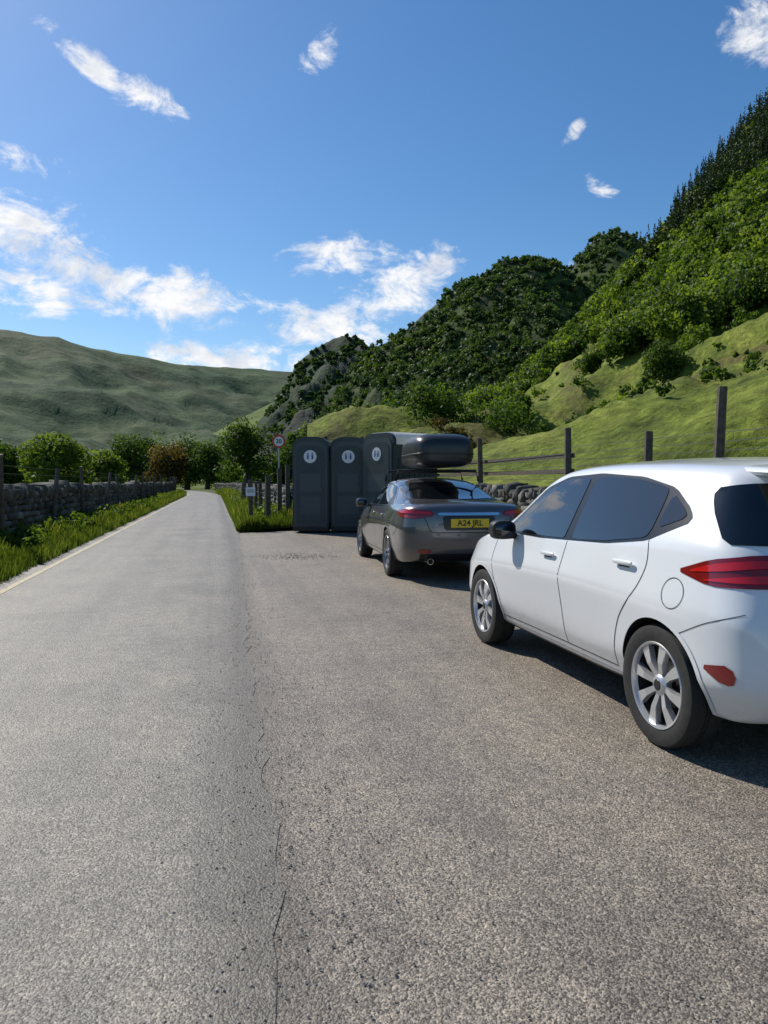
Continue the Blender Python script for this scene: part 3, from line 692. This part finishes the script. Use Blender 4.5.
for sg in (-1,1):
    S=fi.side(sg)
    fi.decal([(2.93,.955),(2.2,.955),(1.3,.99),(.9,1.035),(.61,1.15),(.66,1.21),(.86,1.315),(1.2,1.375),(1.7,1.40),(2.15,1.38),(2.45,1.30)],S,M_trim,.003,"window_surround",ch=1)
    fi.decal([(2.84,.972),(1.83,.972),(1.80,1.375),(2.12,1.36),(2.38,1.285)],S,M_glass,.006,"front_door_glass")
    fi.decal([(1.74,.978),(1.3,1.005),(.93,1.045),(.89,1.08),(.90,1.315),(1.25,1.362),(1.72,1.38)],S,M_glass,.006,"rear_door_glass")
    fi.decal([(.86,1.10),(.66,1.165),(.69,1.20),(.85,1.285)],S,M_glass,.006,"quarter_glass",ch=1)
    fi.seam([(2.98,.94),(3.0,.78),(2.94,.5),(2.90,.30)],S,.006,M_seam)
    fi.seam([(1.79,.965),(1.80,.75),(1.79,.30)],S,.006,M_seam)
    fi.seam([(.88,1.04),(.84,.92),(.90,.78),(1.08,.60),(1.15,.45),(1.17,.30)],S,.006,M_seam)
    fi.seam([(2.90,.30),(1.17,.30)],S,.006,M_seam)
    fi.seam([(3.02,.24),(1.1,.24)],S,.05,M_black,.003,"sill_trim")
    for hs,hz in ((2.00,.865),(1.06,.905)):
        c=fi.hit(S,hs,hz,0)
        superloft("door_handle",[(hs-.105,.006,hz-.008,hz+.012),(hs-.09,.012,hz-.013,hz+.015),(hs+.06,.012,hz-.013,hz+.015),(hs+.085,.006,hz-.008,hz+.012)],M_white,fi.e,12,2.5,c.x+sg*.022)
        fi.decal([(hs-.06,hz-.025),(hs+.05,hz-.025),(hs+.05,hz-.012),(hs-.06,hz-.012)],S,M_seam,.002,"handle_shadow_gap",ch=0)
    mirror_part(fi,.935,2.64,.985,sg,M_black,.92)
    D=Vector((-sg*.8,.6,0)); U=Vector((sg*.6,.8,0)); fr=(Vector((0,0,0)),U,Vector((0,0,1)),D)
    fi.decal([(.99,.915),(.80,.985),(.60,1.015),(.34,1.005),(.30,.885),(.55,.87),(.80,.865)],fr,M_redd,.004,"tail_lamp",ch=1,res=.03)
    fi.decal([(.93,.915),(.79,.965),(.62,.99),(.34,.985),(.34,.955),(.60,.955),(.78,.93)],fr,M_red,.008,"tail_lamp_upper",ch=1,res=.03)
    fi.decal([(.85,.885),(.78,.90),(.60,.925),(.34,.93),(.34,.90),(.56,.89)],fr,M_red,.008,"tail_lamp_lower",ch=1,res=.03)
    fi.decal([(.83,.50),(.67,.53),(.64,.45),(.70,.43)],fr,M_redd,.006,"reflector",ch=1,res=.03)
    fi.decal([(.85,1.315),(.84,1.22),(.75,1.055),(.30,1.05),(.30,1.345),(.70,1.335)],fr,M_glass,.004,"rear_window_side",ch=1,res=.03)
    fi.seam([(.62,.76),(.80,.70),(.98,.60)],fr,.004,M_seam)
S=fi.side(-1); cc=[(.60+.08*math.cos(t*math.pi/12),.80+.075*math.sin(t*math.pi/12)) for t in range(25)]
fi.seam(cc,S,.004,M_seam,.002,"fuel_flap")
fi.decal([(-.5,1.05),(.5,1.05),(.5,1.34),(-.5,1.34)],fi.rear,M_glass,.007,"rear_window")
fi.decal([(-.26,.62),(.26,.62),(.26,.73),(-.26,.73)],fi.rear,simple("plate_yellow",(.75,.5,.03),.4),.008,"rear_plate",ch=0)
fi.decal([(-.6,.27),(.6,.27),(.62,.36),(-.62,.36)],fi.rear,M_black,.005,"lower_valance")
fi.decal([(-.56,1.06),(.56,1.06),(.47,1.36),(-.47,1.36)],fi.front,M_glass,.005,"windscreen")
for sg in (-1,1):
    fi.decal([(sg*.42,.66),(sg*.68,.70),(sg*.74,.78),(sg*.5,.74)],fi.front,M_lens,.005,"headlamp",ch=1)
fi.decal([(-.45,.42),(.45,.42),(.5,.58),(-.5,.58)],fi.front,M_black,.005,"grille")
superloft("roof_spoiler",[(.17,.44,1.375,1.390),(.20,.50,1.362,1.405),(.34,.54,1.350,1.428),(.50,.54,1.355,1.440),(.66,.50,1.375,1.445)],M_white,fi.e,28,2.8)
tube("aerial",[(0,.75,1.46),(0,.60,1.60)],[.006,.003],M_black,fi.e,6)
JR=[([(.14,.70,.28),(.05,.76,.45),(.05,.79,.72),(.07,.775,.93),(.10,.755,1.0),(.14,.70,1.045)],(.09,1.075)),
    ([(.38,.85,.26),(.33,.905,.45),(.33,.915,.75),(.35,.88,.95),(.37,.83,1.02),(.4,.72,1.055)],(.35,1.09)),
    (sd(.88,.87,.25,.915,.45,.935,.76,.875,.97,.84,.80,1.03,.80,.66,1.07),(.70,1.105)),
    (sd(1.3,.86,.22,.905,.42,.935,.76,.86,.97,1.25,.775,1.10,1.28,.60,1.215),(1.2,1.25)),
    (sd(1.75,.85,.22,.895,.40,.93,.75,.855,.965,1.75,.76,1.15,1.8,.59,1.345),(1.75,1.385)),
    (sd(2.3,.85,.22,.895,.40,.925,.74,.85,.955,2.3,.755,1.17,2.3,.59,1.385),(2.3,1.435)),
    (sd(2.8,.85,.22,.895,.40,.925,.74,.85,.95,2.8,.755,1.15,2.75,.59,1.35),(2.8,1.40)),
    (sd(3.2,.86,.22,.905,.42,.925,.73,.85,.93,3.1,.78,1.07,3.0,.64,1.24),(3.05,1.29)),
    (sd(3.6,.87,.24,.92,.45,.93,.72,.85,.90,3.5,.80,.95,3.45,.71,.98),(3.5,1.01)),
    (sd(4.0,.87,.25,.92,.45,.92,.70,.84,.85,4.0,.76,.90,4.0,.62,.92),(4.0,.95)),
    (sd(4.38,.82,.24,.86,.42,.84,.62,.76,.75,4.33,.68,.80,4.32,.55,.82),(4.35,.84)),
    (sd(4.56,.66,.24,.69,.40,.67,.55,.60,.66,4.50,.55,.71,4.47,.5,.73),(4.5,.75))]
JX,JY=3.27,9.25
jg=Car("grey_saloon_car",(JX,JY,0),rad(-3.2),JR,.10,.10,M_grey,(1.06,3.89),.335,.915,.37)
M_alloyd=simple("dark_alloy",(.35,.36,.38),.3,.9)
for x,y,sg in ((-.82,1.06,-1),(.82,1.06,1),(-.82,3.89,-1),(.82,3.89,1)): wheel(jg,x,y,.335,sg,10,.225,.24,M_alloyd)
for sg in (-1,1):
    S=jg.side(sg)
    jg.decal([(3.28,.955),(2.2,.965),(1.35,.985),(1.05,1.03),(1.30,1.13),(1.70,1.285),(2.2,1.345),(2.65,1.32),(2.95,1.2)],S,M_chr,.003,"window_chrome",ch=1)
    jg.decal([(3.24,.967),(2.2,.977),(1.36,.998),(1.10,1.03),(1.32,1.115),(1.70,1.272),(2.2,1.332),(2.63,1.308),(2.93,1.19)],S,M_trim,.005,"window_surround",ch=1)
    jg.decal([(3.1,.985),(2.32,.99),(2.30,1.315),(2.6,1.295),(2.88,1.18)],S,M_glass,.007,"front_door_glass")
    jg.decal([(2.24,.99),(1.45,1.01),(1.48,1.16),(1.74,1.262),(2.22,1.315)],S,M_glass,.007,"rear_door_glass")
    for ps in ([(3.35,.93),(3.38,.7),(3.3,.3)],[(2.28,.95),(2.28,.6),(2.24,.3)],[(1.42,.97),(1.40,.8),(1.55,.55),(1.6,.3)],[(3.3,.3),(1.6,.3)],[(.34,.80),(.46,.66),(.60,.62)]):
        jg.seam(ps,S,.01,M_seam)
    for hs in (2.42,1.58):
        c=jg.hit(S,hs,.86,0)
        superloft("door_handle",[(hs-.1,.004,.85,.87),(hs-.08,.014,.845,.877),(hs+.08,.014,.845,.877),(hs+.1,.004,.85,.87)],M_grey,jg.e,12,2.5,c.x+sg*.02)
    mirror_part(jg,1.0,3.05,1.0,sg,M_grey)
    D=Vector((-sg*.45,.893,0)); U=Vector((sg*.893,.45,0)); fr=(Vector((0,0,0)),U,Vector((0,0,1)),D)
    jg.decal([(1.02,.935),(.88,.985),(.66,.985),(.44,.965),(.42,.90),(.60,.865),(.80,.86),(.95,.89)],fr,M_redd,.004,"tail_lamp",ch=1,res=.03)
    jg.decal([(.98,.935),(.86,.965),(.66,.965),(.46,.950),(.46,.915),(.64,.925),(.80,.93)],fr,M_red,.009,"tail_lamp_bar",ch=1,res=.03)
    jg.decal([(.90,.90),(.78,.905),(.62,.89),(.64,.875),(.80,.872)],fr,M_red,.009,"tail_lamp_lower",ch=1,res=.03)
    jg.decal([(sg*.66,.40),(sg*.50,.40),(sg*.50,.46),(sg*.68,.46)],jg.rear,M_redd,.006,"reflector",ch=1)
    tube("exhaust",[(sg*.52,.0,.30),(sg*.52,.2,.30)],[.042,.042],M_chr,jg.e,14); tube("exhaust_bore",[(sg*.52,-.002,.30),(sg*.52,.1,.30)],[.034,.034],M_dark,jg.e,14)
jg.decal([(-.60,1.105),(.60,1.105),(.56,1.2),(.46,1.34),(-.46,1.34),(-.56,1.2)],jg.rear,M_glass,.006,"rear_window")
jg.decal([(-.42,.905),(.42,.905),(.42,.94),(-.42,.94)],jg.rear,M_chr,.012,"boot_chrome_strip",ch=1)
jg.decal([(-.34,.71),(.34,.71),(.36,.90),(-.36,.90)],jg.rear,M_trim,.003,"plate_recess",ch=1)
jg.decal([(-.62,.26),(.62,.26),(.66,.40),(-.66,.40)],jg.rear,M_black,.005,"diffuser")
jg.seam([(-.72,1.03),(-.58,.86),(-.52,.68),(.52,.68),(.58,.86),(.72,1.03)],jg.rear,.01,M_seam)
jg.decal([(-.55,1.03),(.55,1.03),(.5,1.30),(-.5,1.30)],jg.front,M_glass,.005,"windscreen")
jg.decal([(-.35,.45),(.35,.45),(.38,.64),(-.38,.64)],jg.front,M_black,.005,"grille")
for sg in (-1,1): jg.decal([(sg*.42,.60),(sg*.68,.62),(sg*.72,.70),(sg*.46,.66)],jg.front,M_lens,.005,"headlamp",ch=1)
M_py=simple("number_plate_yellow",(.80,.55,.02),.35)
ph=jg.hit(jg.rear,0,.805,0); box("number_plate",(0,ph.y-.02,.805),(.52,.012,.115),M_py,jg.e,.004)
def text(name,s,size,M,mat,parent):
    cu=bpy.data.curves.new(name,'FONT'); cu.body=s; cu.size=size; cu.align_x='CENTER'; cu.align_y='CENTER'; cu.extrude=.001; cu.offset=.002*size/.1
    o=bpy.data.objects.new(name,cu); COL.objects.link(o); bpy.context.view_layer.update()
    me=bpy.data.meshes.new_from_object(o.evaluated_get(bpy.context.evaluated_depsgraph_get())); bpy.data.objects.remove(o)
    me.transform(M); me.materials.clear(); me.materials.append(mat); return link(bpy.data.objects.new(name,me),parent)
text("plate_characters","A24 JRL",.105,Matrix.Translation((0,ph.y-.029,.805))@Matrix.Rotation(rad(90),4,'X'),M_black,jg.e)
for y in (1.75,2.65):
    tube("roof_bar",[(-.66,y,1.36),(-.62,y,1.52),(.62,y,1.52),(.66,y,1.36)],[.022]*4,M_black,jg.e,8)
M_rb=noisy("roof_box_plastic",[(.3,(.018,.019,.021)),(.7,(.028,.029,.032))],40,.33,.1,.002)
dz=.045
superloft("roof_box",[(y,w_,a+dz,b+dz*1.3) for y,w_,a,b in [(1.14,.24,1.62,1.82),(1.16,.35,1.56,1.90),(1.23,.42,1.53,1.965),(1.42,.45,1.52,2.01),(2.0,.45,1.52,2.02),(2.4,.43,1.52,1.98),(2.7,.38,1.53,1.88),(2.86,.30,1.55,1.78),(2.92,.18,1.58,1.70)]],M_rb,jg.e,32,3.8)
superloft("roof_box_seam",[(y,w_,a+dz,b+dz) for y,w_,a,b in [(1.132,.32,1.705,1.735),(1.16,.40,1.70,1.735),(1.23,.435,1.70,1.735),(1.42,.462,1.70,1.735),(2.4,.442,1.70,1.735),(2.7,.392,1.69,1.72)]],M_black,jg.e,32,5)
# ------------------------------------------------------------ portable toilets
M_pt=noisy("toilet_plastic",[(.3,(.030,.040,.044)),(.7,(.042,.054,.058))],8,.45,.15,.004)
M_pt2=simple("toilet_frame_plastic",(.055,.068,.073),.4)
M_ptw,nt,b=newmat("translucent_white_roof"); b.inputs['Base Color'].default_value=(.8,.81,.8,1); b.inputs['Roughness'].default_value=.4
t_=N(nt,'ShaderNodeBsdfTranslucent'); t_.inputs[0].default_value=(.85,.87,.85,1); mx_=N(nt,'ShaderNodeMixShader'); mx_.inputs[0].default_value=.45
nt.links.new(b.outputs[0],mx_.inputs[1]); nt.links.new(t_.outputs[0],mx_.inputs[2]); nt.links.new(mx_.outputs[0],nt.nodes['Material Output'].inputs[0])
M_sgn=simple("sign_white",(.75,.76,.76),.4); M_blue=simple("sign_blue",(.03,.08,.25),.4)
def arch_prof(w,h,r,n=8,z0=0):
    p=[(-w/2,z0),(w/2,z0)]
    for i in range(n+1):
        t=rad(90*i/n); p.append((w/2-r+r*math.cos(t),h-r*.7+r*.7*math.sin(t)))
    for i in range(n+1):
        t=rad(90+90*i/n); p.append((-w/2+r+r*math.cos(t),h-r*.7+r*.7*math.sin(t)))
    return p
def extr(name,prof,y0,y1,mat,parent):
    n=len(prof); V=[(x,y0,z) for x,z in prof]+[(x,y1,z) for x,z in prof]
    F=[tuple(range(n)),tuple(range(n,2*n))[::-1]]+[(i,i+n,(i+1)%n+n,(i+1)%n) for i in range(n)]
    o=mk(name,V,F,mat,parent); bm=bmesh.new(); bm.from_mesh(o.data); bmesh.ops.recalc_face_normals(bm,faces=bm.faces[:])
    es=[e for e in bm.edges if len(e.link_faces)==2 and e.calc_face_angle(0)>1.2]
    bmesh.ops.bevel(bm,geom=es,offset=.012,segments=2,affect='EDGES'); bm.to_mesh(o.data); bm.free()
    o.data.polygons.foreach_set('use_smooth',[True]*len(o.data.polygons)); o.data.set_sharp_from_angle(angle=rad(35)); return o
def toilet(x,y,rz,z=.04,H=2.5,white=False,W=.96,Dp=1.1):
    e=empty("portable_toilet",(x,y,z),rz)
    box("skid_base",(0,0,.05),(W*.98,Dp,.1),M_black,e,.015)
    extr("cabin",arch_prof(W,H-.30 if white else H,.06 if white else .34,z0=.1),-Dp/2,Dp/2,M_pt,e)
    if white:
        extr("front_panel",arch_prof(W,H,.30,z0=H-.32),-Dp/2,-Dp/2+.1,M_pt,e)
        extr("roof",arch_prof(W+.06,H+.02,.30,z0=H-.298),-Dp/2+.102,Dp/2+.05,M_ptw,e)
    extr("door_frame",arch_prof(W*.93,H-.12,.30,z0=.14),-Dp/2-.03,-Dp/2-.002,M_pt2,e)
    extr("door",arch_prof(W*.78,H-.24,.26,z0=.2),-Dp/2-.045,-Dp/2-.032,M_pt,e)
    for zz in (.45,1.05):
        extr("door_panel",arch_prof(W*.58,zz+.48,.05,z0=zz),-Dp/2-.056,-Dp/2-.046,M_pt2,e)
    obs=[]
    for sg in (-1,1):
        for i in range(7):
            obs.append(box("rib",(sg*(W/2+.008),-Dp*.38+i*Dp*.127,H*.42),(.02,.045,H*.66),M_pt,None,.006))
        for i in range(5): obs.append(box("v",(sg*(W/2+.006),-.25+i*.125,H*.80),(.02,.08,.10),M_black,None,.004))
    joined("side_ribs",obs,M_pt,e)
    def disc(r,z_,yy,m,nm):
        n=32; V=[(r*math.cos(2*math.pi*k/n),yy-.006,z_+r*math.sin(2*math.pi*k/n)) for k in range(n)]+[(r*math.cos(2*math.pi*k/n),yy,z_+r*math.sin(2*math.pi*k/n)) for k in range(n)]
        mk(nm,V,[tuple(range(n))]+[(k,(k+1)%n,(k+1)%n+n,k+n) for k in range(n)],m,e)
    disc(.17,H*.79,-Dp/2-.047,M_sgn,"round_sign"); 
    for fx,cm_ in ((-.06,M_blue),(.06,M_blue)):
        box("figure_body",(fx,-Dp/2-.057,H*.785),(.045,.006,.11),cm_,e,.002); box("figure_head",(fx,-Dp/2-.057,H*.785+.085),(.035,.006,.035),cm_,e,.002)
    box("latch",(W*.31,-Dp/2-.06,1.1),(.05,.03,.13),M_pt2,e,.008)
    if not white: box("vent_pipe",(W*.3,Dp*.35,H*.98),(.09,.09,.25),M_pt,e,.02)
    return e
toilet(2.62,20.0,rad(-16)); toilet(3.62,19.9,rad(-16)); toilet(4.70,18.75,rad(-62),white=True,H=2.55,W=1.2,Dp=1.45)
# ------------------------------------------------------------ signs
M_pole=simple("galvanised_pole",(.35,.36,.36),.4,.7); M_rs=simple("sign_red",(.55,.02,.02),.4)
def ring(name,r0,r1,y,z,mat,parent,n=40):
    V=[];F=[]
    for k in range(n):
        t=2*math.pi*k/n
        for r in (r0,r1): V.append((r*math.cos(t),y,z+r*math.sin(t)))
    for k in range(n):
        j=(k+1)%n; F.append((2*k,2*k+1,2*j+1,2*j))
    return mk(name,V,F,mat,parent)
e=empty("speed_limit_sign",(2.95,35,0),rad(-4)); tube("pole",[(0,0,0),(0,0,3.5)],[.038,.038],M_pole,e,12)
ring("plate",0,.31,-.045,3.25,M_sgn,e); ring("red_border",.225,.31,-.05,3.25,M_rs,e); ring("plate_back",0,.31,-.04,3.25,M_pole,e)
text("numerals","20",.27,Matrix.Translation((0,-.052,3.25))@Matrix.Rotation(rad(90),4,'X'),M_black,e)
e=empty("notice_board_sign",(.98,20.9,0),rad(-10)); box("post",(0,0,.68),(.10,.10,1.36),M_wood,e,.008)
box("notice",(0,-.065,1.08),(.26,.012,.24),M_sgn,e,.003); box("text_block",(0,-.073,1.10),(.18,.004,.10),M_pole,e)
for (x,y,h) in ((1.55,22.2,1.5),(2.0,23.5,1.75),(2.35,24.5,1.9)):
    e=empty("gate_post",(x,y,0)); box("post",(0,0,h/2),(.14,.14,h),M_wood,e,.012); box("cap",(0,0,h+.012),(.15,.15,.03),M_wood,e,.006)
# ------------------------------------------------------------ light and sky
SAZ=-33; SEL=44
sdv=Vector((math.sin(rad(SAZ))*math.cos(rad(SEL)),math.cos(rad(SAZ))*math.cos(rad(SEL)),math.sin(rad(SEL))))
ld=bpy.data.lights.new("sun",'SUN'); ld.energy=5.0; ld.angle=rad(.53); ld.color=(1,.94,.84)
lo=bpy.data.objects.new("sun",ld); COL.objects.link(lo); lo.rotation_euler=(-sdv).to_track_quat('-Z','Y').to_euler(); lo.location=sdv*50
w=bpy.data.worlds.new("World"); scene.world=w; w.use_nodes=True; nt=w.node_tree; nt.nodes.clear()
sky=N(nt,'ShaderNodeTexSky',sky_type='NISHITA'); sky.sun_disc=False; sky.sun_elevation=rad(SEL); sky.sun_rotation=rad(SAZ)
sky.air_density=1.0; sky.dust_density=.35; sky.ozone_density=3
tc=N(nt,'ShaderNodeTexCoord'); G=tc.outputs['Generated']
hs=N(nt,'ShaderNodeHueSaturation'); hs.inputs['Saturation'].default_value=1.25; hs.inputs['Value'].default_value=1.2; nt.links.new(sky.outputs[0],hs.inputs['Color'])
blobs=[(62,40,40,15,-30),(100,72,42,16,-35),(145,94,44,15,-12),(322,52,26,15,45),(15,160,45,18,0),(25,228,85,40,-8),(35,290,60,26,0),(110,285,62,32,-6),(185,302,95,30,-4),(70,262,50,24,10),
       (340,262,62,26,0),(405,266,66,26,0),(385,296,80,44,20),(330,332,80,32,0),(235,358,120,20,0),(755,28,34,34,30),(600,186,22,14,-40),(573,134,16,8,45),(575,264,18,10,0)]
mx=None
for (u,v,a,b,rot) in blobs:
    c=sdir(u,v); r=np.cross(c,[0,0,1]); r/=np.linalg.norm(r); up=np.cross(r,c); t=rad(rot)
    cs=(FPX/np.linalg.norm([ (u-384),(512-v),FPX]))
    ax=(r*math.cos(t)+up*math.sin(t))/(a/FPX*cs); bx=(-r*math.sin(t)+up*math.cos(t))/(b/FPX*cs)
    d1=N(nt,'ShaderNodeVectorMath',operation='DOT_PRODUCT'); nt.links.new(G,d1.inputs[0]); d1.inputs[1].default_value=tuple(ax)
    d2=N(nt,'ShaderNodeVectorMath',operation='DOT_PRODUCT'); nt.links.new(G,d2.inputs[0]); d2.inputs[1].default_value=tuple(bx)
    q=math_(nt,'ADD',math_(nt,'MULTIPLY',d1.outputs['Value'],d1.outputs['Value']),math_(nt,'MULTIPLY',d2.outputs['Value'],d2.outputs['Value']))
    m_=math_(nt,'SUBTRACT',1,math_(nt,'MULTIPLY',q,.45),clamp=True)
    mx=m_ if mx is None else math_(nt,'MAXIMUM',mx,m_)
mp=N(nt,'ShaderNodeMapping'); mp.inputs['Scale'].default_value=(1,1,1.7); nt.links.new(G,mp.inputs[0])
n1=noise_node(nt,13,9,.68,mp.outputs[0],.6); n2=noise_node(nt,40,6,.65,mp.outputs[0],.3)
nn=math_(nt,'ADD',math_(nt,'MULTIPLY',n1.outputs['Fac'],3.3),math_(nt,'MULTIPLY',n2.outputs['Fac'],1.0))
val=math_(nt,'ADD',math_(nt,'SUBTRACT',nn,2.15),math_(nt,'MULTIPLY_ADD',mx,1.25,-.76))
sm=N(nt,'ShaderNodeMapRange',interpolation_type='SMOOTHSTEP'); nt.links.new(val,sm.inputs[0]); sm.inputs[1].default_value=0; sm.inputs[2].default_value=.85
n3=noise_node(nt,14,5,.6,mp.outputs[0]); cc_=ramp(nt,n3.outputs['Fac'],[(.38,(7.2,7.6,8.4)),(.55,(9.9,9.9,10))])
fin=mixc(nt,sm.outputs[0],hs.outputs[0],cc_.outputs[0])
bg=N(nt,'ShaderNodeBackground'); bg.inputs['Strength'].default_value=.1; nt.links.new(fin,bg.inputs[0])
wo=N(nt,'ShaderNodeOutputWorld'); nt.links.new(bg.outputs[0],wo.inputs[0])
scene.view_settings.view_transform='Standard'; scene.view_settings.look='None'; scene.view_settings.exposure=0
print("polys",sum(len(o.data.polygons) for o in bpy.data.objects if o.type=='MESH'))
